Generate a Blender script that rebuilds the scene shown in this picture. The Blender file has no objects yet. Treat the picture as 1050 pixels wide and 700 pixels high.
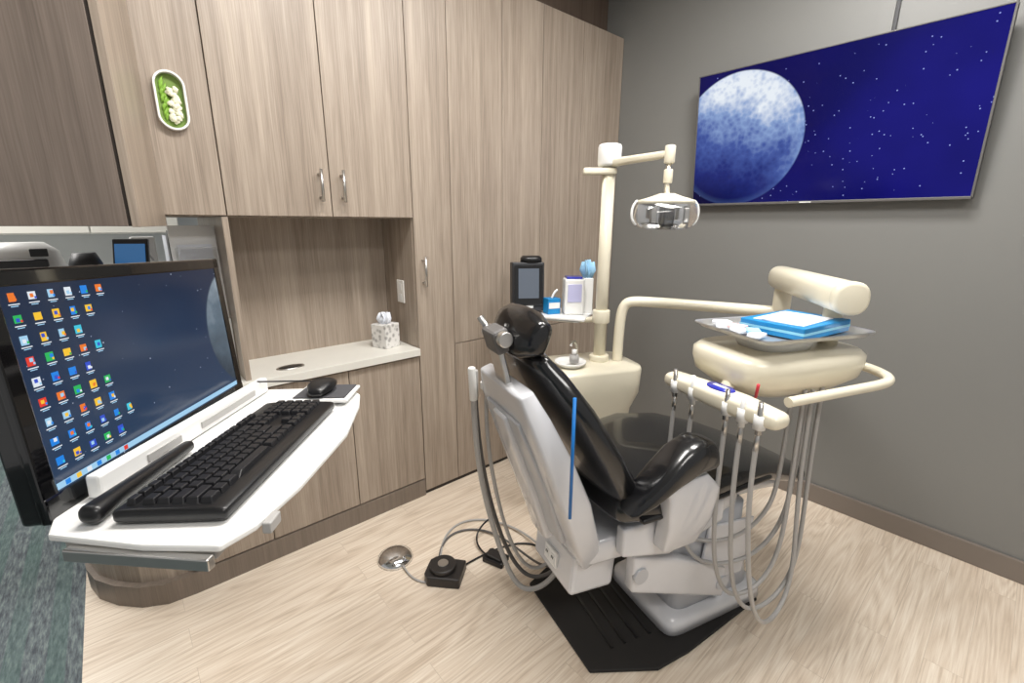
import bpy, bmesh, math, random
from mathutils import Vector, Matrix, Quaternion
random.seed(7)
S=bpy.context.scene
try: S.view_settings.view_transform='Standard'
except Exception: pass
COL=S.collection
# ---------------------------------------------------------------- materials
def lin(c):
    return tuple(((x/255)/12.92 if x/255<=0.04045 else ((x/255+0.055)/1.055)**2.4) for x in c)+(1,)
class NB:
    def __init__(s,name):
        s.m=bpy.data.materials.new(name); s.m.use_nodes=True; s.t=s.m.node_tree
        s.b=s.t.nodes['Principled BSDF']; s.out=s.t.nodes['Material Output']
    def n(s,t,**k):
        x=s.t.nodes.new(t)
        for a,b in k.items(): setattr(x,a,b)
        return x
    def l(s,a,b): s.t.links.new(a,b)
    def put(s,sock,v):
        if hasattr(v,'is_output'): s.l(v,sock)
        else: sock.default_value=v
    def ma(s,op,a,b=0.0,c=0.0,clamp=False):
        x=s.n('ShaderNodeMath',operation=op); x.use_clamp=clamp
        s.put(x.inputs[0],a); s.put(x.inputs[1],b); s.put(x.inputs[2],c); return x.outputs[0]
    def mix(s,f,a,b,bt='MIX'):
        x=s.n('ShaderNodeMix',data_type='RGBA',blend_type=bt)
        s.put(x.inputs['Factor'],f); s.put(x.inputs[6],a); s.put(x.inputs[7],b); return x.outputs[2]
    def ramp(s,f,st):
        x=s.n('ShaderNodeValToRGB'); e=x.color_ramp.elements
        while len(e)<len(st): e.new(0.5)
        for i,(p,c) in enumerate(st): e[i].position=p; e[i].color=c
        s.put(x.inputs[0],f); return x.outputs[0]
    def coord(s,kind='Object'): return s.n('ShaderNodeTexCoord').outputs[kind]
    def mapping(s,v,scale=(1,1,1),loc=(0,0,0),rot=(0,0,0)):
        x=s.n('ShaderNodeMapping'); s.l(v,x.inputs[0]); x.inputs['Scale'].default_value=scale
        x.inputs['Location'].default_value=loc; x.inputs['Rotation'].default_value=rot; return x.outputs[0]
    def noise(s,v,scale=5,detail=3,rough=.5,dist=0):
        x=s.n('ShaderNodeTexNoise'); s.l(v,x.inputs['Vector']); x.inputs['Scale'].default_value=scale
        x.inputs['Detail'].default_value=detail; x.inputs['Roughness'].default_value=rough
        x.inputs['Distortion'].default_value=dist; return x.outputs[0]
    def sep(s,v):
        x=s.n('ShaderNodeSeparateXYZ'); s.l(v,x.inputs[0]); return x.outputs
def mat(name,rgb,rough=.5,metal=0,coat=0,emit=None,es=1,trans=0,spec=.5,alpha=1,var=0.04):
    b=NB(name); c=lin(rgb)
    if var and not trans:
        nz=b.noise(b.coord(),14,3)
        b.l(b.mix(nz,tuple(x*(1-var) for x in c[:3])+(1,),tuple(min(1,x*(1+var)) for x in c[:3])+(1,)),b.b.inputs['Base Color'])
    else: b.b.inputs['Base Color'].default_value=c
    b.b.inputs['Roughness'].default_value=rough; b.b.inputs['Metallic'].default_value=metal
    b.b.inputs['Coat Weight'].default_value=coat; b.b.inputs['Transmission Weight'].default_value=trans
    b.b.inputs['Specular IOR Level'].default_value=spec
    b.b.inputs['Alpha'].default_value=alpha
    if emit: b.b.inputs['Emission Color'].default_value=lin(emit); b.b.inputs['Emission Strength'].default_value=es
    return b.m
def wood(name,dark,light,sc=1.0,rough=.42):
    b=NB(name); co=b.coord()
    r=b.n('ShaderNodeObjectInfo').outputs['Random']
    off=b.n('ShaderNodeCombineXYZ'); 
    b.l(b.ma('MULTIPLY',r,37.0),off.inputs[0]); b.l(b.ma('MULTIPLY',r,11.0),off.inputs[2])
    add=b.n('ShaderNodeVectorMath',operation='ADD'); b.l(co,add.inputs[0]); b.l(off.outputs[0],add.inputs[1])
    v=add.outputs[0]
    n1=b.noise(b.mapping(v,(38*sc,38*sc,.9)),1,4,.6)
    n2=b.noise(b.mapping(v,(260*sc,260*sc,5)),1,3,.6)
    n3=b.noise(b.mapping(v,(6,6,.35)),1,2,.5,.6)
    f=b.ma('ADD',b.ma('MULTIPLY',n1,.42),b.ma('ADD',b.ma('MULTIPLY',n2,.40),b.ma('MULTIPLY',n3,.24)))
    c=b.ramp(f,[(.38,lin(dark)),(.68,lin(light))])
    b.l(c,b.b.inputs['Base Color']); b.b.inputs['Roughness'].default_value=rough
    bp=b.n('ShaderNodeBump'); bp.inputs['Strength'].default_value=.06; b.l(n2,bp.inputs['Height']); b.l(bp.outputs[0],b.b.inputs['Normal'])
    return b.m
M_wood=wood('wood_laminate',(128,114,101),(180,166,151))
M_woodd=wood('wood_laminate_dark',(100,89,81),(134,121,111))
M_woodg=wood('wood_toe',(108,97,87),(132,120,109))
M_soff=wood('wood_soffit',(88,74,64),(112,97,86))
M_gap=mat('cabinet_gap',(52,45,40),.8)
M_steel=mat('brushed_steel',(200,198,195),.3,1)
M_tray=mat('tray_steel',(215,215,214),.32,.8)
M_chrome=mat('chrome',(225,225,225),.12,1)
M_counter=mat('solid_surface',(222,220,212),.35)
M_white=mat('white_plastic',(232,232,230),.35)
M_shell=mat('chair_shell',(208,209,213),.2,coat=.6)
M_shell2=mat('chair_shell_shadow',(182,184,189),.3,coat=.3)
M_cream=mat('cream_enamel',(226,219,198),.28,coat=.4)
M_leather=mat('black_upholstery',(17,17,19),.24,coat=.4)
M_black=mat('black_plastic',(18,18,20),.35)
M_glossb=mat('gloss_black',(8,8,10),.08,coat=.8)
M_dark=mat('dark_grey',(45,46,50),.5)
M_grey=mat('grey_hose',(168,166,164),.4)
M_greyd=mat('grey_dark_hose',(95,93,92),.5)
M_blue=mat('blue_card',(18,128,190),.45)
M_strap=mat('blue_strap',(20,110,185),.4)
M_paper=mat('paper',(226,230,238),.7)
M_rub=mat('rubber_mat',(30,28,27),.75)
M_green=mat('leaf_green',(130,175,60),.6)
M_orch=mat('orchid_white',(232,232,205),.6)
M_red=mat('red_bit',(190,50,60),.5)
M_pink=mat('pink_bit',(228,195,196),.6)
M_glass=mat('clear_acrylic',(245,245,245),.05,trans=.95)
M_pedal=mat('pedal_dark',(40,37,36),.4)
M_wallsw=mat('outlet_white',(235,233,228),.4)
M_navy=mat('blue_button',(40,50,170),.25,coat=.6)
M_tissue=mat('tissue_blue',(150,195,225),.8)
M_lens=mat('lamp_bulb',(255,250,235),.3,emit=(255,248,230),es=1.5)
def wallm():
    b=NB('grey_wall_paint'); co=b.coord(); n=b.noise(co,1.2,2); n2=b.noise(co,220,2)
    b.l(b.mix(n,lin((119,119,117)),lin((127,127,124))),b.b.inputs['Base Color']); b.b.inputs['Roughness'].default_value=.45
    bp=b.n('ShaderNodeBump'); bp.inputs['Strength'].default_value=.05; b.l(n2,bp.inputs['Height']); b.l(bp.outputs[0],b.b.inputs['Normal']); return b.m
M_wall=wallm()
def floorm():
    b=NB('ash_plank_floor'); co=b.coord()
    br=b.n('ShaderNodeTexBrick'); b.l(co,br.inputs['Vector']); br.inputs['Scale'].default_value=1
    br.inputs['Brick Width'].default_value=.95; br.inputs['Row Height'].default_value=.1; br.inputs['Mortar Size'].default_value=.0009
    br.inputs['Color1'].default_value=(0,0,0,1); br.inputs['Color2'].default_value=(1,1,1,1); br.inputs['Mortar'].default_value=(.5,.5,.5,1)
    br.offset=.37
    tone=br.outputs['Color']
    sh=b.n('ShaderNodeVectorMath',operation='MULTIPLY_ADD'); b.l(tone,sh.inputs[0]); sh.inputs[1].default_value=(13,7,0); b.l(co,sh.inputs[2])
    v=sh.outputs[0]
    g0=b.noise(b.mapping(v,(.8,10,1)),1,1,.5,.15)
    w=b.ma('FRACT',b.ma('MULTIPLY',g0,13.0))
    w=b.ma('MULTIPLY',b.ma('ABSOLUTE',b.ma('SUBTRACT',w,.5)),2.0)
    g1=b.noise(b.mapping(v,(5,170,1)),1,4,.65)
    g2=b.noise(b.mapping(v,(1.2,5,1)),1,2)
    f=b.ma('ADD',b.ma('MULTIPLY',w,.17),b.ma('ADD',b.ma('MULTIPLY',g1,.66),b.ma('MULTIPLY',g2,.2)))
    c=b.ramp(f,[(.28,lin((184,165,145))),(.48,lin((218,202,183))),(.70,lin((238,227,211)))])
    ts=b.sep(tone)[0]
    c=b.mix(b.ma('MULTIPLY',ts,.24),c,lin((200,181,161)))
    c=b.mix(b.ma('MULTIPLY',br.outputs['Fac'],.35),c,lin((154,136,119)))
    b.l(c,b.b.inputs['Base Color']); b.b.inputs['Roughness'].default_value=.34
    return b.m
M_floor=floorm()
def carpetm():
    b=NB('teal_grey_carpet'); co=b.coord(); n=b.noise(b.mapping(co,(90,14,1)),1,3,.7); n2=b.noise(co,3,2)
    c=b.ramp(n,[(.35,lin((72,78,84))),(.5,lin((98,106,110))),(.66,lin((126,138,136)))])
    st=b.ma('FRACT',b.ma('MULTIPLY',b.sep(co)[0],9.0)); st=b.ma('GREATER_THAN',st,.55)
    c=b.mix(b.ma('MULTIPLY',b.ma('MULTIPLY',n2,.7),st),c,lin((72,104,96)))
    b.l(c,b.b.inputs['Base Color']); b.b.inputs['Roughness'].default_value=.95; return b.m
M_carpet=carpetm()
# ---------------------------------------------------------------- mesh helpers
def group(name,loc=(0,0,0),rz=0,rx=0,ry=0):
    e=bpy.data.objects.new(name,None); COL.objects.link(e); e.location=loc; e.rotation_euler=(rx,ry,rz); e.empty_display_size=.1
    return e
def fin(name,me,m,par=None,smooth=False,bev=0,seg=2,sub=0):
    o=bpy.data.objects.new(name,me); COL.objects.link(o)
    if m: 
        for k in (m if isinstance(m,(list,tuple)) else [m]): me.materials.append(k)
    if par: o.parent=par
    if bev:
        d=o.modifiers.new('b','BEVEL'); d.width=bev; d.segments=seg; d.limit_method='ANGLE'; d.angle_limit=.6
    if sub:
        d=o.modifiers.new('s','SUBSURF'); d.levels=sub; d.render_levels=sub
    if smooth:
        for p in me.polygons: p.use_smooth=True
    return o
def box(name,c,s,m,par=None,bev=0,rz=0,rx=0,ry=0,seg=2):
    bm=bmesh.new(); bmesh.ops.create_cube(bm,size=1)
    R=Matrix.Rotation(rz,4,'Z')@Matrix.Rotation(ry,4,'Y')@Matrix.Rotation(rx,4,'X')
    bm.transform(Matrix.Translation(c)@R@Matrix.Diagonal((s[0],s[1],s[2],1)))
    me=bpy.data.meshes.new(name); bm.to_mesh(me); bm.free()
    return fin(name,me,m,par,bev=bev,seg=seg)
def bx(name,x0,x1,y0,y1,z0,z1,m,par=None,bev=0):
    return box(name,((x0+x1)/2,(y0+y1)/2,(z0+z1)/2),(x1-x0,y1-y0,z1-z0),m,par,bev)
def cyl(name,p1,p2,r,m,par=None,r2=None,n=28,bev=0):
    p1=Vector(p1);p2=Vector(p2);d=p2-p1
    bm=bmesh.new(); bmesh.ops.create_cone(bm,cap_ends=True,segments=n,radius1=r,radius2=r if r2 is None else r2,depth=d.length)
    bm.transform(Matrix.Translation((p1+p2)/2)@d.to_track_quat('Z','Y').to_matrix().to_4x4())
    me=bpy.data.meshes.new(name); bm.to_mesh(me); bm.free()
    for p in me.polygons: p.use_smooth=len(p.vertices)==4
    return fin(name,me,m,par,bev=bev)
def prism(name,poly,z0,z1,m,par=None,bev=0):
    bm=bmesh.new(); a=[bm.verts.new((x,y,z0)) for x,y in poly]; b=[bm.verts.new((x,y,z1)) for x,y in poly]
    n=len(poly); bm.faces.new(a[::-1]); bm.faces.new(b)
    for i in range(n): bm.faces.new((a[i],a[(i+1)%n],b[(i+1)%n],b[i]))
    bmesh.ops.recalc_face_normals(bm,faces=bm.faces)
    me=bpy.data.meshes.new(name); bm.to_mesh(me); bm.free(); return fin(name,me,m,par,bev=bev)
def tube(name,pts,r,m,par=None,res=10,n=5,smooth=True):
    cu=bpy.data.curves.new(name,'CURVE'); cu.dimensions='3D'; cu.bevel_depth=r; cu.bevel_resolution=n; cu.use_fill_caps=True; cu.resolution_u=res
    if smooth:
        sp=cu.splines.new('NURBS'); sp.points.add(len(pts)-1); sp.order_u=4 if len(pts)>3 else 3; sp.use_endpoint_u=True
    else:
        sp=cu.splines.new('POLY'); sp.points.add(len(pts)-1)
    for p,q in zip(sp.points,pts): p.co=(*q,1)
    o=bpy.data.objects.new(name,cu); COL.objects.link(o); dg=bpy.context.evaluated_depsgraph_get()
    me=bpy.data.meshes.new_from_object(o.evaluated_get(dg)); bpy.data.objects.remove(o); me.materials.clear()
    return fin(name,me,m,par,smooth=True)
def loft(name,secs,m,par=None,n=28,endr=.0,sub=0):
    secs=[(Vector(c),Vector(u).normalized(),Vector(v).normalized(),a,b,p) for c,u,v,a,b,p in secs]
    if endr:
        c,u,v,a,b,p=secs[0]; d=(secs[0][0]-secs[1][0]).normalized()
        pre=[(c+d*endr*k,u,v,max(a-endr*q,.001),max(b-endr*q,.001),p) for k,q in ((1,.95),(.85,.5),(.5,.14))]
        c,u,v,a,b,p=secs[-1]; d=(secs[-1][0]-secs[-2][0]).normalized()
        post=[(c+d*endr*k,u,v,max(a-endr*q,.001),max(b-endr*q,.001),p) for k,q in ((.5,.14),(.85,.5),(1,.95))]
        secs=pre+secs+post
    bm=bmesh.new(); rings=[]
    for c,u,v,a,b,p in secs:
        R=[]
        for i in range(n):
            t=2*math.pi*i/n; cs,sn=math.cos(t),math.sin(t)
            R.append(bm.verts.new(c+u*(a*math.copysign(abs(cs)**(2/p),cs))+v*(b*math.copysign(abs(sn)**(2/p),sn))))
        rings.append(R)
    for A,B in zip(rings,rings[1:]):
        for i in range(n): bm.faces.new((A[i],A[(i+1)%n],B[(i+1)%n],B[i]))
    bm.faces.new(rings[0][::-1]); bm.faces.new(rings[-1])
    bmesh.ops.recalc_face_normals(bm,faces=bm.faces)
    me=bpy.data.meshes.new(name); bm.to_mesh(me); bm.free(); return fin(name,me,m,par,smooth=True,sub=sub)
def pathloft(name,pts,m,par=None,p=4,endr=.02,n=32,side=(0,1,0)):
    secs=[]
    for i,q in enumerate(pts):
        a=pts[max(i-1,0)]; b=pts[min(i+1,len(pts)-1)]
        d=Vector((b[0]-a[0],0,b[1]-a[1])).normalized(); nv=d.cross(Vector((0,1,0)))
        yo=q[4] if len(q)>4 else 0
        secs.append(((q[0],yo,q[1]),side,nv,q[2],q[3],p))
    return loft(name,secs,m,par,n=n,endr=endr)
# ---------------------------------------------------------------- camera
cam=bpy.data.cameras.new('cam'); co=bpy.data.objects.new('camera',cam); COL.objects.link(co)
cam.lens=16; cam.sensor_width=36; cam.clip_start=.02
co.location=(0,0,1.45)
az=math.radians(48.8); pit=math.radians(-14.6)
fw=Vector((math.cos(az)*math.cos(pit),math.sin(az)*math.cos(pit),math.sin(pit)))
q=fw.to_track_quat('-Z','Y'); co.rotation_mode='QUATERNION'
co.rotation_quaternion=q@Quaternion((0,0,1),math.radians(.25))
S.camera=co
# ---------------------------------------------------------------- room
H=2.9; WX=2.66
bx('floor',-.29,WX+.1,-2.2,2.7,-.05,0,M_floor)
bx('floor_carpet',-4,-.29,-2.2,5.2,-.05,0,M_carpet)
bx('floor_carpet_rear',-.29,1.0,2.7,5.2,-.05,0,M_carpet)
bx('wall_right',WX,WX+.1,-2.2,2.7,0,H,M_wall)
bx('wall_back',.36,WX,2.6,2.7,0,H,M_wall)
bx('wall_rear',-4,1.0,5.2,5.3,0,H,mat('rear_paint',(200,204,206),.7))
bx('ceiling',-4,WX+.1,-2.2,5.3,H,H+.05,mat('ceiling_paint',(225,225,222),.8))
bx('baseboard_right',WX-.015,WX,-2.2,1.97,0,.10,mat('baseboard_vinyl',(122,113,105),.5),bev=.004)
bx('trim_cable_cover',WX-.008,WX,.60,.66,2.1,H,M_wall)
bx('trim_cable',WX-.012,WX,.585,.597,2.1,H,M_dark)
# ---------------------------------------------------------------- cabinets
F=1.98
def doors(par,xs,z0,z1,m,y=F,th=.018,pre='door'):
    for i,(a,b) in enumerate(zip(xs,xs[1:])):
        bx('%s_%d'%(pre,i+1),a+.0018,b-.0018,y,y+th,z0,z1,m,par,bev=.0015)
def handle(par,x,z0,z1,y=F,nm='handle'):
    cyl(nm+'_bar',(x,y-.032,z0),(x,y-.032,z1),.006,M_steel,par,n=14)
    for k,z in enumerate((z0+.018,z1-.018)): cyl(nm+'_post_%d'%k,(x,y-.032,z),(x,y+.001,z),.005,M_steel,par,n=12)
g=group('upper_cabinet')
bx('carcass',.165,1.108,2.0,2.58,1.475,2.57,M_gap,g); bx('bottom_panel',.162,1.108,1.999,2.58,1.467,1.476,M_wood,g)
bx('door_1',.352,.7332,F,F+.018,1.472,2.57,M_wood,g,.0015); bx('door_2',.7368,1.1082,F,F+.018,1.472,2.57,M_wood,g,.0015)
bx('door_3',.162,.3484,F,F+.018,1.472,2.57,M_wood,g,.0015)
handle(g,.692,1.53,1.655,nm='handle_1'); handle(g,.782,1.53,1.655,nm='handle_2')
def stadium(cx,cz,w,h,y,n=14):
    r=w/2; P=[]
    for i in range(n+1):
        t=math.pi*i/n; P.append((cx+r*math.cos(t),y,cz+h/2-r+r*math.sin(t)))
    for i in range(n+1):
        t=math.pi+math.pi*i/n; P.append((cx+r*math.cos(t),y,cz-h/2+r+r*math.sin(t)))
    return P
def ring(name,A,B,m,par):
    bm=bmesh.new(); a=[bm.verts.new(p) for p in A]; b=[bm.verts.new(p) for p in B]; n=len(a)
    for i in range(n): bm.faces.new((a[i],a[(i+1)%n],b[(i+1)%n],b[i]))
    me=bpy.data.meshes.new(name); bm.to_mesh(me); bm.free(); return fin(name,me,m,par)
def plate(name,A,m,par):
    bm=bmesh.new(); bm.faces.new([bm.verts.new(p) for p in A]); me=bpy.data.meshes.new(name); bm.to_mesh(me); bm.free(); return fin(name,me,m,par)
g=group('wall_flower_vase')
cx,cz=.238,1.832
ring('rim_outer',stadium(cx,cz,.088,.18,F),stadium(cx,cz,.086,.178,F-.02),M_white,g)
ring('rim_face',stadium(cx,cz,.086,.178,F-.02),stadium(cx,cz,.074,.166,F-.02),M_white,g)
ring('rim_inner',stadium(cx,cz,.074,.166,F-.02),stadium(cx,cz,.072,.164,F-.001),M_white,g)
plate('back_disc',stadium(cx,cz,.072,.164,F-.001),mat('vase_green_back',(112,140,60),.6),g)
for i in range(12):
    x=cx-.026+random.uniform(0,.02); z=cz-.062+i*.009
    loft('leaf_%d'%i,[((x,F-.003,z),(1,0,.2),(0,1,0),.002,.0015,2),((x+.003,F-.007,z+.018),(1,0,.2),(0,1,0),.006,.002,2),((x+.010,F-.004,z+.034),(1,0,.2),(0,1,0),.001,.001,2)],M_green,g,n=8)
for i in range(26):
    t=i/25; x=cx+.004+random.uniform(-.010,.020)*(1.1-.4*t); z=cz-.060+.095*t; an=random.uniform(0,3.1)
    ux,uz=math.cos(an),math.sin(an)
    loft('petal_%d'%i,[((x-uz*.011,F-.008,z+ux*.011),(ux,0,uz),(0,1,0),.003,.002,2),((x,F-.011-random.random()*.005,z),(ux,0,uz),(0,1,0),.009,.004,2),((x+uz*.011,F-.008,z-ux*.011),(ux,0,uz),(0,1,0),.003,.002,2)],M_orch,g,n=10)
g=group('tall_cabinet')
TE=WX-.001
bx('carcass',1.112,TE,2.0,2.58,.012,2.57,M_gap,g); bx('side_panel',1.108,1.126,F+.018,2.58,0,2.57,M_wood,g)
doors(g,[1.11,1.325],.02,2.57,M_wood,pre='door_a')
doors(g,[1.325,1.66,1.95,2.28,TE],.822,2.57,M_wood,pre='door_b')
doors(g,[1.325,1.66,1.95,2.28,TE],.02,.818,M_wood,pre='door_c')
handle(g,1.15,1.145,1.29,nm='handle_1'); handle(g,1.92,.62,.75,nm='handle_2'); handle(g,1.98,.62,.75,nm='handle_3')
bx('toe',1.112,TE,F+.004,F+.02,0,.02,M_gap,g)
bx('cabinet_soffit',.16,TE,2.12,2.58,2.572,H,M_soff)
g=group('base_cabinet')
curve=[(.05,F+.02),(-.03,F+.03),(-.11,F+.075),(-.18,F+.15),(-.235,F+.24),(-.262,F+.34),(-.268,F+.42)]
poly=[(1.105,F+.02)]+curve+[(-.268,2.95),(.34,2.95),(.34,2.58),(1.105,2.58)]
prism('carcass',poly,.09,.798,M_wood,g)
toe=[(1.105,F-.006)]+[(x-.012 if x<.04 else x,y-.026) for x,y in curve]+[(-.28,2.95),(.34,2.95),(.34,2.58),(1.105,2.58)]
prism('toe_base',toe,0,.092,M_woodg,g)
doors(g,[.055,.35,.74,1.108],.098,.79,M_wood)
ctop=[(1.105,F-.02)]+[(x-.02 if x<.04 else x,y-.04) for x,y in curve]+[(-.29,2.33),(1.105,2.33)]
prism('countertop',ctop,.80,.836,M_counter,g,bev=.004)
bx('transaction_riser',-.268,.34,2.33,2.95,.80,1.10,M_wood,g); bx('transaction_top',-.40,.34,2.31,3.0,1.10,1.13,M_counter,g,.004)
bx('niche_back',.352,1.106,2.30,2.32,.836,1.467,M_wood,g)
bx('niche_divider',.332,.352,F+.004,2.56,.836,1.467,M_wood,g)
g=group('counter_grommet'); loft('ring',[((.52,2.06,.836),(1,0,0),(0,1,0),.058,.034,2),((.52,2.06,.84),(1,0,0),(0,1,0),.056,.032,2)],M_steel,g); loft('hole',[((.52,2.06,.840),(1,0,0),(0,1,0),.048,.026,2),((.52,2.06,.8405),(1,0,0),(0,1,0),.047,.025,2)],M_black,g)
g=group('wall_outlet'); bx('plate',1.100,1.107,2.095,2.165,1.05,1.165,M_wallsw,g,.003); bx('socket_1',1.0985,1.101,2.115,2.145,1.06,1.095,M_white,g,.002); bx('socket_2',1.0985,1.101,2.115,2.145,1.115,1.15,M_white,g,.002)
g=group('tissue_box',(1.0,2.12,.836),math.radians(20))
b=NB('tissue_box_print'); v=b.n('ShaderNodeTexVoronoi'); v.inputs['Scale'].default_value=40; b.l(b.coord(),v.inputs['Vector'])
b.l(b.ramp(v.outputs['Distance'],[(.2,lin((165,163,160))),(.5,lin((225,223,220)))]),b.b.inputs['Base Color'])
box('carton',(0,0,.06),(.098,.098,.12),b.m,g,.003)
for i in range(6):
    a=i*1.05; loft('tissue_%d'%i,[((0,0,.118),(math.cos(a),math.sin(a),0),(-math.sin(a),math.cos(a),0),.028,.006,2),((.012*math.cos(a*2),.01*math.sin(a),.145),(math.cos(a+.4),math.sin(a+.4),0),(-math.sin(a+.4),math.cos(a+.4),0),.032,.006,2),((.02*math.cos(a),.018*math.sin(a),.175),(math.cos(a+.9),math.sin(a+.9),0),(-math.sin(a+.9),math.cos(a+.9),0),.012,.003,2)],M_paper,g,n=12)
ang=math.atan2(.38,.09)-math.pi/2
g=group('hall_wall_cabinet',(.078,1.60,0),ang)
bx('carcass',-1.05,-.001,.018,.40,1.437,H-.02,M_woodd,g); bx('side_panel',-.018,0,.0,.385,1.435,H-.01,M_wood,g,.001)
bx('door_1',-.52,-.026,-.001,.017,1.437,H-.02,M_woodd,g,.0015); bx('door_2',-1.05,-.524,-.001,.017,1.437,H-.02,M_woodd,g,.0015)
bx('shadow_gap',-.026,-.018,.004,.02,1.437,H-.02,M_gap,g)
g=group('literature_holder',(.245,2.08,.836))
box('back_sheet',(.01,.06,.42),(.15,.006,.36),M_white,g,.002,rx=math.radians(-6)); box('front_sheet',(.01,.02,.37),(.13,.004,.30),M_glass,g,rx=math.radians(-6))
box('leaflets',(.01,.045,.38),(.11,.012,.30),M_paper,g,rx=math.radians(-6)); box('foot',(.01,.05,.12),(.15,.09,.24),M_white,g,.003)
# items on transaction top
g=group('label_printer',(-.26,2.68,1.131))
loft('body',[((0,0,.0),(1,0,0),(0,1,0),.13,.14,4),((0,0,.1),(1,0,0),(0,1,0),.13,.14,4),((0,0,.20),(1,0,0),(0,1,0),.11,.11,3),((0,0,.235),(1,0,0),(0,1,0),.07,.07,3)],M_white,g); box('slot',(0,-.13,.16),(.16,.03,.03),M_dark,g,.005); box('display',(.06,-.13,.2),(.05,.02,.03),M_black,g,.003)
g=group('desktop_scanner',(-.07,2.44,1.131))
loft('body',[((0,0,0),(1,0,0),(0,1,0),.055,.08,4),((0,0,.16),(1,0,0),(0,1,0),.05,.075,3),((0,0,.20),(1,0,0),(0,1,0),.035,.05,2.5)],M_dark,g); box('slot',(0,-.078,.12),(.08,.01,.02),M_glossb,g,.003)
g=group('reception_tablet',(.07,2.50,1.131),-.5)
box('screen_body',(0,0,.15),(.13,.015,.20),M_black,g,.004,rx=-.25); box('picture',(0,-.009,.155),(.11,.003,.15),mat('tablet_picture',(20,30,50),.2,emit=(60,110,160),es=.7),g,rx=-.25); box('stand',(0,.04,.05),(.08,.1,.10),M_dark,g,.005)
g=group('telephone',(.13,2.70,1.131))
box('base',(0,0,.06),(.10,.16,.12),M_white,g,.006); box('riser',(0,.04,.18),(.09,.07,.14),M_white,g,.006); tube('cord',[(-.03,-.05,.1),(-.05,-.08,.20),(-.02,-.1,.24),(.02,-.08,.15)],.004,M_grey,g)
g=group('paper_organiser',(.245,2.50,1.131))
for i in range(6): box('file_%d'%i,(-.05+i*.018,0,.13+.01*(i%3)),(.004,.16,.26+.02*(i%3)),[M_paper,M_dark,M_white,M_greyd][i%4],g)
box('tray',(0,0,.01),(.13,.2,.02),M_dark,g)
g=group('reception_desk',(-.9,4.6,0))
bx('top',-.9,1.2,-.3,.35,.74,.78,M_counter,g); bx('panel',-.85,1.15,-.25,-.22,0,.74,M_wood,g); bx('end_1',-.87,-.84,-.25,.33,0,.74,M_wood,g); bx('end_2',1.14,1.17,-.25,.33,0,.74,M_wood,g)
g=group('wall_cupboard',(-.9,4.95,0))
bx('box_body',-.9,1.4,0,.24,1.35,2.0,M_white,g); 
for i in range(4): bx('door_%d'%i,-.895+i*.575,-.33+i*.575,-.02,0,1.36,1.99,M_counter,g,.003)
# ---------------------------------------------------------------- TV
TVT=math.radians(-4.5)
g=group('wall_television',(WX-.072,.808,1.882),0,0,TVT)
W,Hh=1.175,.668
box('chassis',(.012,0,0),(.028,W,Hh),M_dark,g,.004)
for nm,c,s in (('frame_top',(-.004,0,Hh/2-.003),(.012,W,.006)),('frame_bottom',(-.004,0,-Hh/2+.006),(.012,W,.012)),('frame_left',(-.004,W/2-.003,0),(.012,.006,Hh)),('frame_right',(-.004,-W/2+.004,0),(.012,.008,Hh))):
    box(nm,c,s,M_greyd,g,.002)
box('wall_bracket',(.040,0,-.05),(.030,.4,.3),M_black,g,ry=.08)
b=NB('tv_screen_picture'); X=b.sep(b.coord()); y=X[1]; z=X[2]
dy=b.ma('SUBTRACT',y,.365); dz=b.ma('SUBTRACT',z,-.008)
dist=b.ma('SQRT',b.ma('ADD',b.ma('MULTIPLY',dy,dy),b.ma('MULTIPLY',dz,dz)))
mask=b.ma('MULTIPLY',b.ma('SUBTRACT',.325,dist),150.0,clamp=True)
nz=b.noise(b.coord(),7,8,.7,.5); vo=b.n('ShaderNodeTexVoronoi'); vo.inputs['Scale'].default_value=42; b.l(b.coord(),vo.inputs['Vector'])
nb=b.noise(b.coord(),3.2,2,.5,.2)
vo2=b.n('ShaderNodeTexVoronoi'); vo2.inputs['Scale'].default_value=15; b.l(b.coord(),vo2.inputs['Vector'])
lit=b.ma('ADD',.42,b.ma('ADD',b.ma('MULTIPLY',dz,1.25),b.ma('MULTIPLY',dy,-.45)))
tex=b.ma('ADD',b.ma('MULTIPLY',nz,1.15),b.ma('ADD',b.ma('MULTIPLY',nb,.85),b.ma('ADD',b.ma('MULTIPLY',vo2.outputs['Distance'],.25),b.ma('MULTIPLY',vo.outputs['Distance'],.35))))
lit=b.ma('MULTIPLY',lit,b.ma('SUBTRACT',tex,.18),clamp=True)
moon=b.ramp(lit,[(0,lin((8,12,70))),(.2,lin((30,42,118))),(.42,lin((70,92,165))),(.66,lin((140,166,214))),(1,lin((240,247,255)))])
rim=b.ma('MULTIPLY',b.ma('SUBTRACT',dist,.290),8.0,clamp=True)
moon=b.mix(b.ma('MULTIPLY',rim,.5),moon,lin((130,170,240)))
bgn=b.noise(b.coord(),1.6,3)
bg=b.ramp(b.ma('ADD',b.ma('MULTIPLY',y,-.35),b.ma('ADD',.1,b.ma('MULTIPLY',bgn,.7))),[(.12,lin((5,5,52))),(.5,lin((14,13,98))),(.85,lin((32,28,148)))])
st=b.n('ShaderNodeTexVoronoi'); st.inputs['Scale'].default_value=38; b.l(b.coord(),st.inputs['Vector'])
sr=b.sep(st.outputs['Color'])[0]
star=b.ma('MULTIPLY',b.ma('LESS_THAN',st.outputs['Distance'],b.ma('MULTIPLY',sr,.12)),b.ma('GREATER_THAN',sr,.35))
bg=b.mix(star,bg,lin((160,175,245)))
cc=b.mix(mask,bg,moon)
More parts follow.
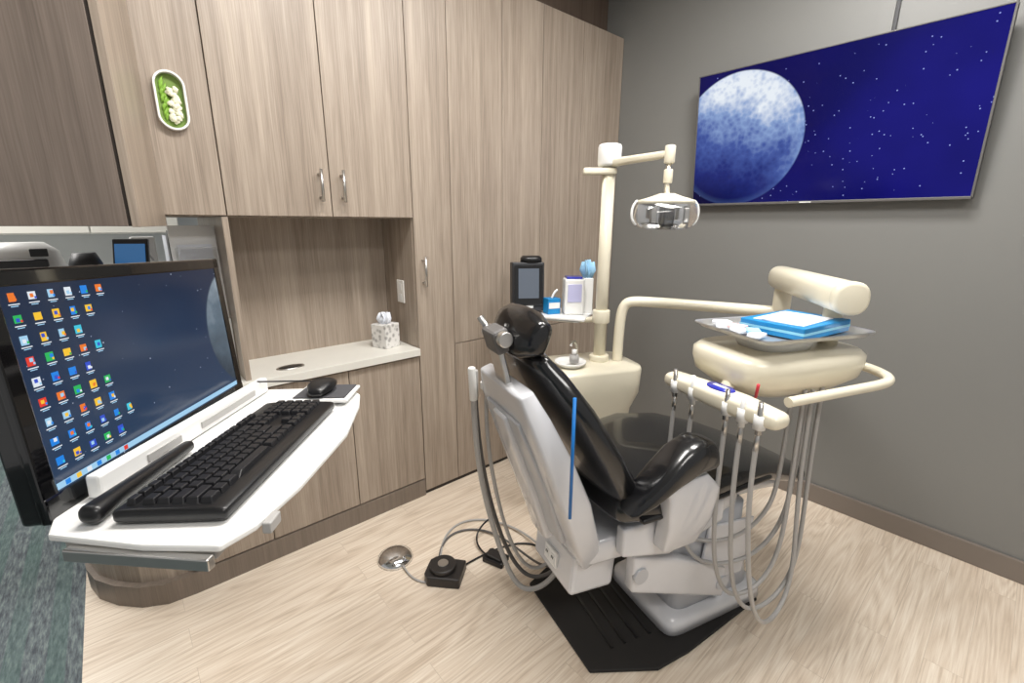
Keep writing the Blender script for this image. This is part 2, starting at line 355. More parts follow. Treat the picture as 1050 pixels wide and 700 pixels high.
b.b.inputs['Base Color'].default_value=(0,0,0,1); b.l(cc,b.b.inputs['Emission Color']); b.b.inputs['Emission Strength'].default_value=.92; b.b.inputs['Roughness'].default_value=.15; b.b.inputs['Specular IOR Level'].default_value=.2
box('screen',(-.0035,0,.003),(.004,W-.014,Hh-.018),b.m,g)
box('logo',(-.0108,0,-Hh/2+.006),(.001,.05,.005),M_white,g)
# ---------------------------------------------------------------- computer tray (slightly tilted assembly)
TR=math.radians(52); TY=math.radians(3.2); TO=(.1165,.828)
def tg(name,z): return group(name,(TO[0],TO[1],z),TR,ry=TY)
g=tg('keyboard_tray',1.052)
tp=[(-.242,-.095),(-.235,0),(-.208,.13),(-.15,.17),(.36,.19),(.39,.17),(.40,-.03),(.385,-.075),(.34,-.105),(.26,-.125),(.1,-.145),(-.1,-.135),(-.2,-.118)]
prism('platform',tp,0,.010,M_white,g,.003)
prism('under_tray',[(-.225,-.08),(-.20,.12),(.34,.15),(.34,-.08)],-.022,0,M_grey,g,.003)
box('rail',(.12,.135,.03),(.50,.02,.035),M_white,g,.004); box('rail_slot',(.20,.124,.03),(.20,.004,.012),M_grey,g); box('rail_slot_2',(.0,.124,.03),(.08,.004,.012),M_grey,g)
box('front_rail',(-.235,.005,-.008),(.012,.19,.016),M_steel,g,.002,rz=-.15)
box('clip',(-.18,-.128,.0),(.03,.012,.016),M_grey,g,.002)
box('mouse_platform',(.31,-.035,.022),(.115,.13,.008),M_white,g,.003); box('mouse_pad',(.312,-.035,.0275),(.10,.115,.003),mat('mouse_pad_grey',(70,70,74),.7),g,.001); box('platform_strut',(.31,-.035,.014),(.06,.06,.010),M_grey,g)
wl=Matrix.Rotation(-TR,4,'Z')@Vector((.06-.1165,1.94-.828,0))
tube('support_arm',[(.1,.08,-.02),(.1,.08,-.05),(wl.x*.5,wl.y*.5,-.06),(wl.x,wl.y,-.10)],.02,M_grey,g)
tube('support_post',[(wl.x,wl.y,-.10),(wl.x,wl.y+.0,-.27)],.02,M_grey,g,smooth=False)
g=tg('keyboard',1.063)
KX,KY=.017,-.010
loft('body',[((-.208+KX,KY,.012),(0,1,0),(0,0,1),.071,.010,6),((.203+KX,KY,.012),(0,1,0),(0,0,1),.073,.010,6)],M_black,g,endr=.006,n=40)
def keys(name,m,par):
    bm=bmesh.new()
    def key(x,y,w,d,z=.022,h=.008):
        vs=[]
        for (sx,sy,sz) in ((-1,-1,0),(1,-1,0),(1,1,0),(-1,1,0),(-1,-1,1),(1,-1,1),(1,1,1),(-1,1,1)):
            k=.8 if sz else 1.0; vs.append(bm.verts.new((KX+x*.98+sx*w/2*k,KY+y*.95+sy*d/2*k,z+sz*h)))
        for f in ((4,5,6,7),(0,1,5,4),(1,2,6,5),(2,3,7,6),(3,0,4,7)): bm.faces.new([vs[i] for i in f])
    rows=[.057,.034,.015,-.004,-.023,-.042]
    for r,y in enumerate(rows):
        x=-.205
        if r==5: ws=[.022,.018,.022,.10,.022,.018,.018,.022]
        elif r==0: ws=[.0165]*14
        elif r==1: ws=[.0178]*12+[.03]
        elif r==2: ws=[.026]+[.0178]*11+[.024]
        elif r==3: ws=[.03]+[.0178]*10+[.035]
        else: ws=[.038]+[.0178]*9+[.045]
        tot=sum(ws)+.0012*len(ws); k=.262/tot
        for w in ws:
            key(x+w*k/2,y,w*k,.0165 if r else .012); x+=(w+.0012)*k
        if r in (0,1,2,5) : 
            for i in range(3): key(.071+i*.019,y,.0172,.0165 if r else .012)
        if r==4: key(.09,y,.0172,.0165)
        for i in range(4):
            if r>0: key(.135+i*.0185,y,.017,.0165)
    bmesh.ops.recalc_face_normals(bm,faces=bm.faces)
    me=bpy.data.meshes.new(name); bm.to_mesh(me); bm.free(); return fin(name,me,m,par,bev=.001,seg=1)
keys('keys',mat('keycap',(26,26,29),.4),g)
g=tg('wrist_bar',1.064)
loft('roll',[((-.19,.088,.014),(0,1,0),(0,0,1),.015,.013,2.5),((-.15,.092,.014),(0,1,0),(0,0,1),.013,.011,2.5),((.02,.10,.012),(0,1,0),(0,0,1),.009,.009,2.5)],M_black,g,endr=.009)
g=tg('computer_mouse',1.081)
loft('shell',[((.265,-.03,.012),(0,1,0),(0,0,1),.018,.010,2.4),((.285,-.03,.016),(0,1,0),(0,0,1),.027,.015,2.4),((.312,-.03,.017),(0,1,0),(0,0,1),.029,.016,2.4),((.338,-.03,.014),(0,1,0),(0,0,1),.024,.012,2.4)],M_black,g,endr=.01)
tube('cable',[(.345,-.03,.012),(.37,.0,.01),(.36,.08,.01),(.33,.13,.02)],.002,M_black,g)
# monitor
g=group('computer_monitor',(.038,.998,1.052),math.radians(54.3),math.radians(-4),math.radians(2.8))
mw,mh=.53,.330
box('housing',(0,.018,mh/2),(mw,.03,mh),M_glossb,g,.006,seg=3); box('rear',(0,.05,mh/2),(mw*.7,.045,mh*.7),M_black,g,.015)
box('bezel_top',(0,.002,mh-.011),(mw,.012,.022),M_glossb,g,.003); box('bezel_bottom',(0,.002,.018),(mw,.014,.036),M_glossb,g,.003)
box('bezel_left',(-mw/2+.012,.002,mh/2),(.024,.012,mh),M_glossb,g,.003); box('bezel_right',(mw/2-.012,.002,mh/2),(.024,.012,mh),M_glossb,g,.003)
box('mount',(0,.085,.10),(.08,.03,.22),M_dark,g,.004); box('mount_foot',(0,.06,-.004),(.16,.10,.02),M_dark,g,.004)
b=NB('monitor_picture'); X=b.sep(b.coord()); x=X[0]; z=X[2]
dx=b.ma('SUBTRACT',x,.310); dz=b.ma('SUBTRACT',z,.170)
dist=b.ma('SQRT',b.ma('ADD',b.ma('MULTIPLY',dx,dx),b.ma('MULTIPLY',dz,dz)))
mask=b.ma('MULTIPLY',b.ma('SUBTRACT',.14,dist),200.0,clamp=True)
nz=b.noise(b.coord(),14,5,.6)
moon=b.ramp(b.ma('ADD',b.ma('MULTIPLY',nz,.6),b.ma('MULTIPLY',b.ma('SUBTRACT',z,.12),2.2)),[(.1,lin((40,50,62))),(.5,lin((92,108,122))),(.9,lin((175,188,198)))])
bg=b.ramp(b.ma('MULTIPLY',z,3.0),[(.1,lin((48,66,92))),(.6,lin((36,52,78))),(1,lin((25,38,62)))])
st=b.n('ShaderNodeTexVoronoi'); st.inputs['Scale'].default_value=66; b.l(b.coord(),st.inputs['Vector']); sr=b.sep(st.outputs['Color'])[0]
star=b.ma('MULTIPLY',b.ma('LESS_THAN',st.outputs['Distance'],b.ma('MULTIPLY',sr,.09)),b.ma('GREATER_THAN',sr,.5))
bg=b.mix(star,bg,lin((170,180,200)))
b.b.inputs['Base Color'].default_value=(0,0,0,1); b.l(b.mix(mask,bg,moon),b.b.inputs['Emission Color']); b.b.inputs['Emission Strength'].default_value=1; b.b.inputs['Roughness'].default_value=.15
box('screen',(0,.0,mh/2+.007),(mw-.046,.006,mh-.056),b.m,g)
pal=[(30,130,225),(225,232,240),(40,180,90),(225,60,45),(245,195,50),(60,195,220),(235,120,40),(50,80,200),(160,205,235)]
mats=[mat('icon_%d'%i,(5,5,5),.3,emit=c,es=1,var=0) for i,c in enumerate(pal)]
bm=bmesh.new()
def quad(x,z,w,h,mi,y=-.0036):
    f=bm.faces.new([bm.verts.new((x-w/2,y,z-h/2)),bm.verts.new((x+w/2,y,z-h/2)),bm.verts.new((x+w/2,y,z+h/2)),bm.verts.new((x-w/2,y,z+h/2))]); f.material_index=mi
for c in range(6):
    for r in range(9):
        if c==5 and r not in (0,7): continue
        if c==4 and r not in (0,1,3,5,6,7,8): continue
        x=-.226+c*.0275; z=.295-r*.0276
        k=random.choice([0,0,5,8,7,2,3,4,6,1]); k2=random.choice([1,0,6,4,8,7])
        quad(x-.001,z,random.choice([.009,.011,.012]),random.choice([.010,.011,.012]),k); quad(x+random.uniform(-.002,.002),z+random.uniform(-.002,.002),.005,.005,k2,-.0038); quad(x+.003,z-.003,.003,.003,random.randrange(9),-.0039)
        quad(x,z-.0090,.015,.0014,1); quad(x,z-.0115,.010,.0012,8)
quad(0,.0425,mw-.046,.009,8,-.0035)
for i in range(7): quad(-.225+i*.018,.0425,.008,.007,random.randrange(6),-.0038)
me=bpy.data.meshes.new('icons'); bm.to_mesh(me); bm.free(); fin('desktop_icons',me,mats,g)
for i in range(8): box('brand_letter_%d'%i,(-.02+i*.0058,-.0058,.018),(.003+.001*(i%2),.0008,.006),M_grey,g)
# ---------------------------------------------------------------- dental chair
CH=math.radians(-16)
g=group('dental_chair',(1.22,.84,.004),CH)
sz=.018
pathloft('seat_pad',[(-.14,.61+sz,.25,.055),(.02,.60+sz,.285,.065),(.2,.62+sz,.285,.065),(.36,.605+sz,.26,.06),(.52,.565+sz,.22,.05),(.70,.51,.185,.045),(.82,.46,.165,.04),(.86,.44,.14,.035)],M_leather,g,p=3.5,endr=.03)
pathloft('seat_piping',[(-.10,.585+sz,.272,.012),(.2,.60+sz,.290,.012),(.36,.585+sz,.266,.012),(.52,.55+sz,.226,.012)],M_black,g,p=5,endr=.005)
pathloft('back_pad',[(-.09,.60,.235,.045),(-.14,.70,.26,.05),(-.21,.82,.265,.045),(-.285,.95,.24,.04),(-.34,1.04,.19,.035),(-.36,1.075,.14,.03)],M_leather,g,p=3.2,endr=.025)
pathloft('back_shell',[(-.19,.40,.15,.035),(-.23,.50,.19,.045),(-.285,.65,.21,.05),(-.345,.80,.205,.045),(-.40,.93,.185,.035),(-.425,1.0,.15,.025)],M_shell,g,p=8,endr=.008)
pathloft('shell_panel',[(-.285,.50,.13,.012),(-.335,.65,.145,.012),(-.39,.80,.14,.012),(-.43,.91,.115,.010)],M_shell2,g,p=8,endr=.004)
pathloft('shell_ridge',[(-.288,.47,.055,.020),(-.345,.65,.06,.020),(-.40,.80,.055,.018),(-.435,.90,.045,.014)],M_shell,g,p=5,endr=.008)
box('power_box',(-.16,0,.34),(.17,.25,.15),M_shell,g,.014,ry=.1)
box('outlet_plate',(-.25,0,.345),(.010,.075,.055),M_white,g,.002,ry=.1)
for k in (-1,1):
    box('outlet_%d'%(k+2),(-.256,k*.018,.345),(.003,.022,.03),M_white,g,.001,ry=.1)
    for j in (-1,1): box('slot_%d_%d'%(k+2,j+2),(-.258,k*.018+j*.004,.35),(.002,.002,.009),M_black,g,ry=.1)
pathloft('under_frame',[(-.20,.44,.16,.05),(0,.47,.20,.06),(.25,.49,.20,.05),(.42,.48,.17,.04)],M_shell,g,p=6,endr=.012)
pathloft('leg_frame',[(.40,.47,.13,.03),(.62,.45,.12,.025),(.76,.415,.10,.02)],M_shell,g,p=5,endr=.01)
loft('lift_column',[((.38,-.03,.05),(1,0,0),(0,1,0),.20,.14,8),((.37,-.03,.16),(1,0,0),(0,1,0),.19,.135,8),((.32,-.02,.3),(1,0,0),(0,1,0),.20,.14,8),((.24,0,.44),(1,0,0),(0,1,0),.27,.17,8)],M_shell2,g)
box('column_front_panel',(.40,-.172,.27),(.24,.012,.24),M_shell,g,.01,ry=.12)
loft('base_foot',[((.37,-.03,.012),(1,0,0),(0,1,0),.25,.18,9),((.37,-.03,.055),(1,0,0),(0,1,0),.245,.175,9),((.37,-.03,.07),(1,0,0),(0,1,0),.225,.16,9)],M_shell,g)
loft('link_arm',[((-.05,-.175,.34),(0,1,0),(0,0,1),.022,.07,7),((.12,-.185,.28),(0,1,0),(0,0,1),.022,.075,7),((.36,-.19,.17),(0,1,0),(0,0,1),.022,.065,7)],M_shell,g,endr=.008)
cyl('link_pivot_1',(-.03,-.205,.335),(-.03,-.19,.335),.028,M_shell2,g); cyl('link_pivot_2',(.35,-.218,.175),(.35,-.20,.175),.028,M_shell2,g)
loft('side_cover',[((-.12,-.20,.50),(0,1,0),(0,0,1),.02,.05,7),((.05,-.215,.49),(0,1,0),(0,0,1),.02,.075,7),((.28,-.21,.51),(0,1,0),(0,0,1),.02,.045,7)],M_shell,g,endr=.008)
loft('arm_bracket',[((.05,-.25,.48),(1,0,0),(0,1,0),.07,.03,7),((.06,-.27,.57),(1,0,0),(0,1,0),.09,.032,7),((.05,-.285,.68),(1,0,0),(0,1,0),.10,.03,7),((.02,-.285,.73),(1,0,0),(0,1,0),.08,.025,7)],M_shell,g,endr=.006)
loft('arm_pad',[((-.150,-.275,.695),(0,1,0),(.5,0,1),.042,.040,3.2),((-.105,-.285,.735),(0,1,0),(.4,0,1),.050,.055,3.2),((-.04,-.29,.782),(0,1,0),(.25,0,1),.054,.060,3.2),((.035,-.29,.808),(0,1,0),(.0,0,1),.054,.055,3.2),((.085,-.29,.802),(0,1,0),(-.2,0,1),.048,.050,3.2)],M_leather,g,endr=.022)
hp=[(-.115,.050,.030),(-.06,.070,.042),(0,.074,.045),(.06,.070,.042),(.115,.050,.030)]
loft('headrest_pad',[((-.385-abs(a)*-.06,a,1.148),(.35,0,.94),(-.94,0,.35),b_,c_,2.8) for a,b_,c_ in hp],M_leather,g,endr=.02)
box('headrest_slide',(-.435,0,1.03),(.018,.075,.20),M_steel,g,.004,ry=-.25)
box('headrest_joint',(-.45,0,1.13),(.05,.09,.07),M_greyd,g,.01,ry=-.3)
cyl('headrest_knob',(-.45,-.065,1.14),(-.45,.065,1.14),.022,M_steel,g,bev=.003)
tube('headrest_lever',[(-.45,.05,1.14),(-.46,.07,1.16),(-.47,.08,1.18)],.010,M_steel,g)
cyl('strap',(-.355,-.262,1.03),(-.355,-.262,.69),.0045,M_strap,g,n=12)
def CL(p):
    v=Matrix.Rotation(-CH,4,'Z')@Vector((p[0]-1.22,p[1]-.84,p[2])); return tuple(v)
tube('suction_hose_1',[CL(p) for p in [(.86,1.18,.95),(.865,1.19,.80),(.89,1.20,.55),(.97,1.20,.25),(1.0,1.12,.04),(1.06,1.05,.04),(1.12,1.0,.12),(1.15,.95,.3)]],.010,M_grey,g)
tube('suction_hose_2',[CL(p) for p in [(.88,1.20,.93),(.89,1.21,.80),(.92,1.22,.55),(1.02,1.23,.2),(1.06,1.15,.05),(1.12,1.08,.04),(1.15,1.0,.15),(1.16,.95,.3)]],.008,M_greyd,g)
tube('suction_hose_3',[CL(p) for p in [(.905,1.165,.90),(.90,1.17,.75),(.93,1.16,.5),(.99,1.14,.25),(1.05,1.10,.10),(1.12,1.05,.12),(1.17,.97,.3)]],.007,M_grey,g)
cyl('suction_valve_1',CL((.85,1.175,.98)),CL((.86,1.18,.86)),.013,M_white,g,bev=.003); cyl('suction_valve_2',CL((.878,1.195,.96)),CL((.882,1.20,.86)),.011,M_grey,g,bev=.003)
box('suction_holder',CL((.90,1.14,.90)),(.03,.12,.03),M_white,g,.006)
g=group('chair_base_mat')
mp=[(.98,.72),(1.16,.575),(1.30,.54),(1.72,.48),(1.84,.58),(1.82,.84),(1.35,1.17),(1.09,1.13)]
prism('mat',mp,0,.012,M_rub,g,.004)
for i in range(5):
    t=.1+i*.05; prism('rib_%d'%i,[(1.0+t,.76-t*.35),(1.01+t,.755-t*.35),(1.13+t,1.08-t*.3),(1.12+t,1.085-t*.3)],.012,.015,M_black,g)
# ---------------------------------------------------------------- cuspidor unit with post + light
UR=math.radians(-23)
UC=(1.688,1.362)
g=group('cuspidor_unit',(UC[0],UC[1],0),UR)
loft('cabinet_body',[((0,0,.0),(1,0,0),(0,1,0),.15,.12,6),((0,0,.35),(1,0,0),(0,1,0),.16,.13,6),((0,0,.58),(1,0,0),(0,1,0),.19,.145,6),((0,0,.66),(1,0,0),(0,1,0),.225,.16,6),((0,0,.775),(1,0,0),(0,1,0),.23,.165,6),((0,0,.79),(1,0,0),(0,1,0),.225,.16,6)],M_cream,g,n=36)
loft('bowl_rim',[((-.11,-.03,.79),(1,0,0),(0,1,0),.05,.05,2),((-.11,-.03,.81),(1,0,0),(0,1,0),.075,.075,2),((-.11,-.03,.818),(1,0,0),(0,1,0),.075,.075,2),((-.11,-.03,.814),(1,0,0),(0,1,0),.065,.065,2),((-.11,-.03,.80),(1,0,0),(0,1,0),.03,.03,2)],M_white,g)
tube('rinse_spout',[(-.03,.06,.79),(-.03,.06,.88),(-.06,.04,.91),(-.09,.01,.88)],.007,M_steel,g)
cyl('cup_stand',(-.10,-.05,.815),(-.10,-.05,.85),.022,M_grey,g); cyl('cup_stem',(-.10,-.05,.85),(-.10,-.05,.875),.012,M_white,g)
cyl('post',(.07,.02,.78),(.07,.02,1.70),.029,M_cream,g); cyl('collar',(.07,.02,.98),(.07,.02,1.045),.042,M_cream,g,bev=.006); cyl('post_foot',(.07,.02,.785),(.07,.02,.82),.048,M_cream,g,bev=.006)
PX,PY=UC[0]+.07*math.cos(UR)-.02*math.sin(UR),UC[1]+.07*math.sin(UR)+.02*math.cos(UR)
g=group('operatory_light')
cyl('hub',(PX,PY,1.695),(PX,PY,1.79),.052,M_white,g,bev=.012); box('hub_plate',(PX-.03,PY+.03,1.675),(.15,.08,.028),M_cream,g,.008,rz=math.radians(-45))
LX,LY=1.660,.995
d=Vector((LX-PX,LY-PY,0)).normalized()
loft('arm',[((PX+d.x*.04,PY+d.y*.04,1.71),(0,0,1),(-d.y,d.x,0),.018,.02,3),((LX,LY,1.705),(0,0,1),(-d.y,d.x,0),.013,.015,3)],M_cream,g,endr=.01)
cyl('elbow',(LX,LY,1.67),(LX,LY,1.735),.020,M_cream,g,bev=.005); cyl('drop',(LX,LY,1.555),(LX,LY,1.69),.011,M_steel,g); cyl('drop_sleeve',(LX,LY,1.60),(LX,LY,1.65),.017,M_cream,g,bev=.003)
hx=Vector((math.cos(math.radians(-41)),math.sin(math.radians(-41)),0)); hy=Vector((-hx.y,hx.x,0))
def HP(a,b_,z): return (LX+hx.x*a+hy.x*b_,LY+hx.y*a+hy.y*b_,z)
loft('head_cap',[(HP(0,0,1.522),hx,hy,.105,.07,3),(HP(0,0,1.537),hx,hy,.105,.07,3),(HP(0,0,1.55),hx,hy,.06,.045,3),(HP(0,0,1.562),hx,hy,.028,.028,3)],M_cream,g)
loft('head_shield',[(HP(0,0,1.522),hx,hy,.112,.077,3),(HP(0,0,1.47),hx,hy,.118,.082,3),(HP(0,0,1.437),hx,hy,.10,.068,3),(HP(0,0,1.428),hx,hy,.07,.05,3)],M_glass,g)
loft('reflector',[(HP(0,.03,1.512),hx,hy,.085,.03,3),(HP(0,.035,1.47),hx,hy,.08,.025,3),(HP(0,.03,1.45),hx,hy,.05,.015,3)],M_chrome,g)
box('bulb_housing',HP(0,-.02,1.478),(.04,.04,.06),M_dark,g,.006,rz=math.radians(-41)); cyl('bulb',HP(0,0,1.44),HP(0,0,1.452),.016,M_lens,g)
box('shield_clip',HP(-.06,-.05,1.48),(.02,.02,.05),M_steel,g,.003,rz=math.radians(-41)); box('shield_clip_2',HP(.06,-.05,1.48),(.02,.02,.05),M_steel,g,.003,rz=math.radians(-41))
tube('grip_left',[HP(-.11,0,1.535),HP(-.138,0,1.515),HP(-.135,0,1.46),HP(-.11,0,1.445)],.005,M_white,g); tube('grip_right',[HP(.11,0,1.535),HP(.138,0,1.515),HP(.135,0,1.46),HP(.11,0,1.445)],.005,M_white,g)
# ---------------------------------------------------------------- assistant shelf with devices
g=group('assistant_shelf')
sd=math.atan2(-.36,.19)
shc=(1.70,1.64); SZ=1.0
box('shelf',(shc[0],shc[1],SZ-.007),(.42,.26,.014),M_white,g,.005,rz=sd); box('shelf_lip',(shc[0],shc[1],SZ-.021),(.36,.20,.014),M_steel,g,.004,rz=sd)
tube('bracket',[(PX,PY,1.01),(PX-.02,PY+.05,.975),(shc[0],shc[1],.965)],.014,M_cream,g)
def shp(a,b_,z): return (shc[0]+math.cos(sd)*a-math.sin(sd)*b_,shc[1]+math.sin(sd)*a+math.cos(sd)*b_,z)
g=group('camera_monitor_unit',shp(-.12,-.03,SZ+.003),math.radians(-34))
box('body',(0,0,.128),(.165,.10,.248),M_dark,g,.006,rx=-.06); box('screen_bezel',(0,-.056,.14),(.145,.010,.20),M_glossb,g,.003,rx=-.06); box('picture',(0,-.062,.15),(.105,.003,.150),mat('lcd_grey',(60,66,74),.2,emit=(104,110,120),es=.6),g,rx=-.06)
loft('top_cap',[((.02,0,.252),(1,0,0),(0,1,0),.055,.045,3),((.02,0,.274),(1,0,0),(0,1,0),.055,.045,2.5),((.02,0,.284),(1,0,0),(0,1,0),.045,.035,2.5)],M_black,g); box('label',(0,-.058,.030),(.05,.006,.012),M_white,g,rx=-.06)
g=group('curing_light_charger',shp(.12,.0,SZ),math.radians(-38))
box('body',(0,0,.09),(.10,.09,.18),M_white,g,.008); box('panel',(0,-.046,.11),(.07,.004,.09),mat('pale_lilac',(190,190,225),.4),g,.002); box('top',(0,0,.185),(.08,.07,.012),M_navy,g,.003)
g=group('glove_carton',shp(.02,-.04,SZ),math.radians(-20))
box('box',(0,0,.04),(.07,.06,.08),M_blue,g,.003); box('side_band',(0,-.0305,.045),(.06,.002,.03),M_white,g); tube('probe',[(0,0,.08),(.01,0,.11),(.03,0,.12)],.006,M_white,g)
g=group('tissue_pack',shp(.18,.06,SZ),math.radians(-38))
box('holder',(0,0,.09),(.05,.05,.18),M_white,g,.004)
for i in range(5):
    a=i*1.3; loft('sheet_%d'%i,[((0,0,.175),(math.cos(a),math.sin(a),0),(-math.sin(a),math.cos(a),0),.024,.008,2),((.012*math.cos(a),.012*math.sin(a),.22),(math.cos(a+.5),math.sin(a+.5),0),(-math.sin(a+.5),math.cos(a+.5),0),.034,.009,2),((.026*math.cos(a),.026*math.sin(a),.26+.01*(i%2)),(math.cos(a+1),math.sin(a+1),0),(-math.sin(a+1),math.cos(a+1),0),.012,.004,2)],M_tissue,g,n=12)
# ---------------------------------------------------------------- delivery unit
g=group('dental_delivery_unit')
EX,EY=2.12,.685
tube('riser_arm',[(PX+.07,PY-.06,.792),(PX+.07,PY-.06,.90),(PX+.07,PY-.06,1.07),(PX+.10,PY-.10,1.09),(PX+.15,PY-.2,1.09),(EX-.02,EY+.10,1.085),(EX,EY,1.085)],.025,M_cream,g,res=14)
cyl('elbow_column',(EX,EY,1.055),(EX,EY,1.20),.034,M_cream,g,bev=.006)
a=Vector((2.13,.71,1.232)); b2=Vector((1.69,.365,1.232)); dd=(b2-a).normalized(); sidev=Vector((-dd.y,dd.x,0))
loft('balance_arm',[(a,sidev,(0,0,1),.045,.047,2.6),(a.lerp(b2,.4),sidev,(0,0,1),.047,.049,2.6),(b2,sidev,(0,0,1),.048,.050,2.6)],M_cream,g,endr=.02)
loft('arm_end_cap',[(b2+dd*.0,sidev,(0,0,1),.050,.052,2.4),(b2+dd*.02,sidev,(0,0,1),.050,.052,2.4)],M_cream,g,endr=.012)
DR=math.radians(-24); e1=Vector((math.cos(DR),math.sin(DR),0)); e2=Vector((-e1.y,e1.x,0)); DC=Vector((1.615,.515,0))
def DP(x,y,z): v=DC+e1*x+e2*y; return (v.x,v.y,z)
cyl('head_pivot',DP(.18,-.03,1.05),DP(.18,-.03,1.19),.028,M_cream,g)
loft('head_body',[(DP(0,0,.915),e1,e2,.12,.08,3),(DP(0,0,.94),e1,e2,.19,.12,3.5),(DP(0,0,.98),e1,e2,.24,.16,4),(DP(0,0,1.02),e1,e2,.25,.17,4),(DP(0,0,1.05),e1,e2,.25,.17,4),(DP(0,0,1.065),e1,e2,.235,.155,4)],M_cream,g,n=44)
loft('tray_pedestal',[(DP(-.02,0,1.06),e1,e2,.10,.08,3),(DP(-.02,0,1.112),e1,e2,.13,.10,3)],M_white,g)
tube('grab_handle',[DP(-.17,-.215,.965),DP(-.05,-.215,.97),DP(.12,-.215,.978),(DP(.22,-.22,.985)),DP(.27,-.18,.99),DP(.27,-.08,1.0),DP(.22,-.02,1.01),DP(.18,0,1.01)],.015,M_cream,g)
B0=Vector((1.372,.735,.945)); B1=Vector((1.265,.375,.945)); bd=(B1-B0).normalized(); bs=Vector((-bd.y,bd.x,0))
loft('instrument_bar',[(B0,bs,(0,0,1),.035,.024,3),(B0.lerp(B1,.3),bs,(0,0,1),.042,.028,3.5),(B0.lerp(B1,.7),bs,(0,0,1),.042,.03,3.5),(B1,bs,(0,0,1),.034,.024,3)],M_cream,g,endr=.02)
tube('bar_bracket',[tuple(B0.lerp(B1,.5)),tuple(B0.lerp(B1,.5)+Vector((.08,.01,.02))),DP(-.15,0,1.0)],.02,M_cream,g)
c=B0.lerp(B1,.5); loft('control_pad',[(c+Vector((0,0,.026)),bd,bs,.048,.026,2.4),(c+Vector((0,0,.034)),bd,bs,.045,.023,2.4)],M_navy,g); box('control_label',tuple(c+Vector((0,0,.0345))),(.05,.012,.001),M_white,g,rz=math.atan2(bd.y,bd.x))
hang=[(.08,.42,0),(.28,.36,.0),(.62,.30,.03),(.76,.26,.05),(.9,.24,.07)]
ends=[(-.02,-.10),(.02,-.12),(-.02,-.14),(.05,-.14),(.0,-.15)]
for i,(t,zb,so) in enumerate(hang):
    p=B0.lerp(B1,t)+Vector((-.03,.0,0)); x,y=p.x,p.y
    cyl('handpiece_%d'%i,(x,y,.90),(x-.01,y,.995),.009,[M_steel,M_white,M_chrome,M_white,M_steel][i],g,r2=.006,n=16)
    cyl('holder_%d'%i,(x,y,.915),(x,y,.955),.016,M_white,g,n=18); cyl('connector_%d'%i,(x,y,.85),(x,y,.905),.007,M_steel,g,n=14)
    ex,ey,_=DP(ends[i][0],ends[i][1],0); ox,oy=e1.x*so,e1.y*so
    tube('hose_%d'%i,[(x,y,.86),(x,y,.72),(x-.01+ox*.4,y+oy*.4,.55),(x+ox,y+oy,zb+.08),(x+(ex-x)*.2+ox*1.5,y+(ey-y)*.2+oy*1.5,zb-.07),(x+(ex-x)*.75+ox*1.3,y+(ey-y)*.7+oy*1.3,zb-.06),(ex+.01+ox*.8,ey+oy*.8,zb+.10),(ex+.01,ey,.65),(ex,ey,.96)],.007,M_grey,g,res=12,n=4)
cyl('drill_tip',(1.245,.43,1.0),(1.238,.425,1.04),.004,M_red,g,n=10)
g=group('instrument_tray')
def tray(z0):
    bm=bmesh.new(); hx_,hy_=.215,.155; L=[]
    for (k,z) in ((.93,0),(1,.014),(1.03,.016),(1.03,.012)):
        R=[]
        for cx_,cy_,a0 in ((1,1,0),(-1,1,90),(-1,-1,180),(1,-1,270)):
            for j in range(5):
                t=math.radians(a0+j*22.5); r=.03
                p=DP((cx_*(hx_-r)+r*math.cos(t))*k,(cy_*(hy_-r)+r*math.sin(t))*k,z0+z); R.append(bm.verts.new(p))
        L.append(R)
    for A,B in zip(L,L[1:]):
        for i in range(len(A)): bm.faces.new((A[i],A[(i+1)%len(A)],B[(i+1)%len(A)],B[i]))
    bm.faces.new(L[0][::-1]); bmesh.ops.recalc_face_normals(bm,faces=bm.faces); me=bpy.data.meshes.new('pan'); bm.to_mesh(me); bm.free()
    o=fin('pan',me,M_tray,g); d=o.modifiers.new('s','SOLIDIFY'); d.thickness=.002
tray(1.114)
g=group('bib_packet')
box('carton',DP(.035,-.02,1.137),(.28,.20,.038),M_blue,g,.003,rz=DR+.25); box('side_band',DP(.035,-.02,1.137),(.2805,.2005,.008),mat('pale_blue_band',(140,205,230),.5),g,rz=DR+.25)
box('top_sheet',DP(.02,-.025,1.1575),(.21,.15,.003),M_paper,g,.001,rz=DR+.32); box('booklet',DP(.005,-.03,1.1605),(.17,.12,.003),M_white,g,.001,rz=DR+.45)
g=group('gauze_bundle')
for i in range(6): box('gauze_%d'%i,DP(-.165+.018*(i%2),-.07+i*.033,1.126+.004*(i%2)),(.055,.04,.012),[M_paper,M_tissue,M_paper,M_pink,M_paper,M_paper][i],g,.004,rz=i*.5)
# ---------------------------------------------------------------- floor items
g=group('chrome_foot_switch',(.745,1.635,0))
loft('dome',[((0,0,0),(1,0,0),(0,1,0),.078,.078,2),((0,0,.012),(1,0,0),(0,1,0),.075,.075,2),((0,0,.028),(1,0,0),(0,1,0),.05,.05,2),((0,0,.034),(1,0,0),(0,1,0),.02,.02,2)],M_chrome,g)
tube('cable',[(0,-.075,.01),(-.01,-.14,.006),(.01,-.22,.006),(.06,-.24,.006),(.08,-.215,.006)],.004,M_grey,g)
g=group('black_foot_pedal',(.855,1.395,0),math.radians(40))
prism('housing',[(-.06,-.075),(.06,-.075),(.065,.06),(.04,.08),(-.04,.08),(-.065,.06)],0,.045,M_pedal,g,.006); cyl('disc',(0,.01,.045),(0,.01,.066),.055,M_pedal,g,bev=.005); cyl('disc_center',(0,.01,.066),(0,.01,.070),.022,M_steel,g)
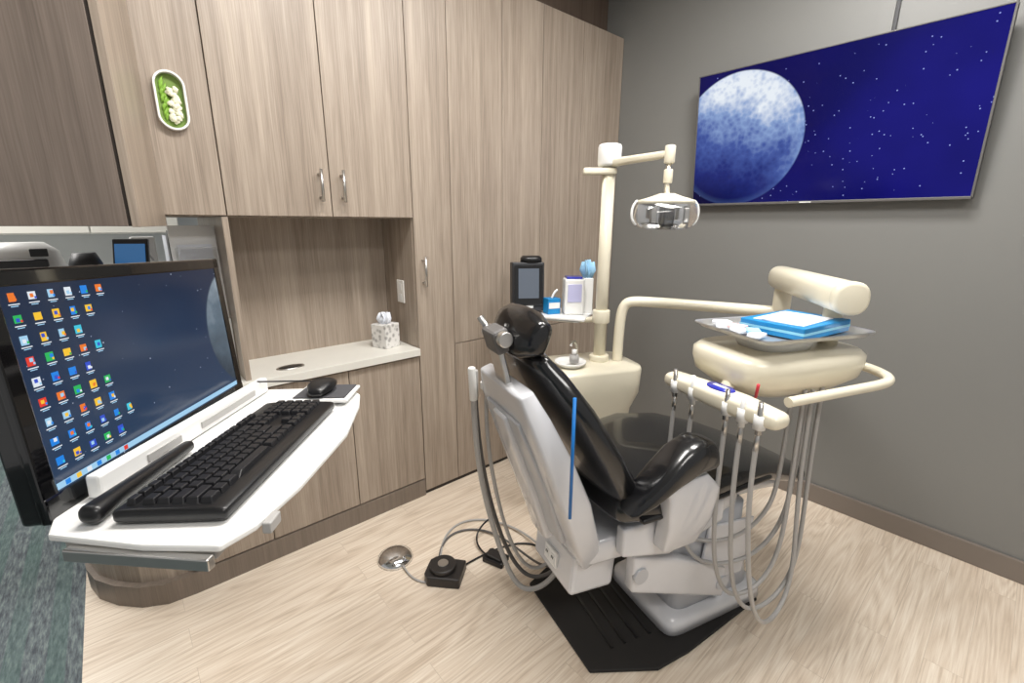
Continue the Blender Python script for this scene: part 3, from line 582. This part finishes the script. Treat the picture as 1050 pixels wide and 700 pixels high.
tube('cable_a',[(.05,-.05,.01),(.12,-.10,.006),(.22,-.20,.006),(.28,-.34,.006),(.20,-.45,.006),(.18,-.58,.006)],.004,M_black,g)
g=group('small_foot_pedal',(1.075,1.33,0),math.radians(20))
prism('housing',[(-.035,-.05),(.035,-.05),(.035,.05),(-.035,.05)],0,.025,M_black,g,.005); box('rocker',(0,0,.03),(.05,.07,.012),M_pedal,g,.004,rx=.1)
tube('cable',[(0,.05,.012),(.02,.12,.01),(.08,.2,.02),(.16,.1,.1)],.004,M_black,g)
g=group('floor_cables')
tube('cable_1',[(.87,1.47,.006),(.95,1.60,.006),(1.1,1.62,.006),(1.2,1.45,.01),(1.15,1.2,.05),(1.12,1.0,.12),(1.12,.95,.3)],.005,M_greyd,g)
tube('cable_2',[(.88,1.48,.006),(1.0,1.66,.006),(1.2,1.66,.006),(1.3,1.4,.01),(1.25,1.2,.04),(1.15,1.0,.14),(1.1,.93,.3)],.005,M_grey,g)
# ---------------------------------------------------------------- lights
def panel(nm,x,y,w,h,e,col=(1,.972,.935)):
    g=group(nm,(x,y,H)); 
    for k,(c,s) in enumerate((((0,h/2,-.012),(w+.04,.02,.024)),((0,-h/2,-.012),(w+.04,.02,.024)),((w/2,0,-.012),(.02,h,.024)),((-w/2,0,-.012),(.02,h,.024)))): box('frame_%d'%k,c,s,M_white,g)
    L=bpy.data.lights.new(nm+'_lamp','AREA'); L.shape='RECTANGLE'; L.size=w; L.size_y=h; L.energy=e; L.color=col
    o=bpy.data.objects.new('lamp',L); COL.objects.link(o); o.parent=g; o.location=(0,0,-.02)
panel('ceiling_light',.7,.9,.8,.4,46)
panel('ceiling_light.001',1.7,.5,.4,.8,42)
panel('ceiling_light.002',.3,-1.0,1.2,.6,40)
panel('ceiling_light.003',-1.2,3.8,1.2,1.2,85)  # unseen ceiling lamp added to brighten the adjoining rear room
w=bpy.data.worlds.new('w'); S.world=w; w.use_nodes=True
w.node_tree.nodes['Background'].inputs[0].default_value=(1,.99,.975,1); w.node_tree.nodes['Background'].inputs[1].default_value=.42
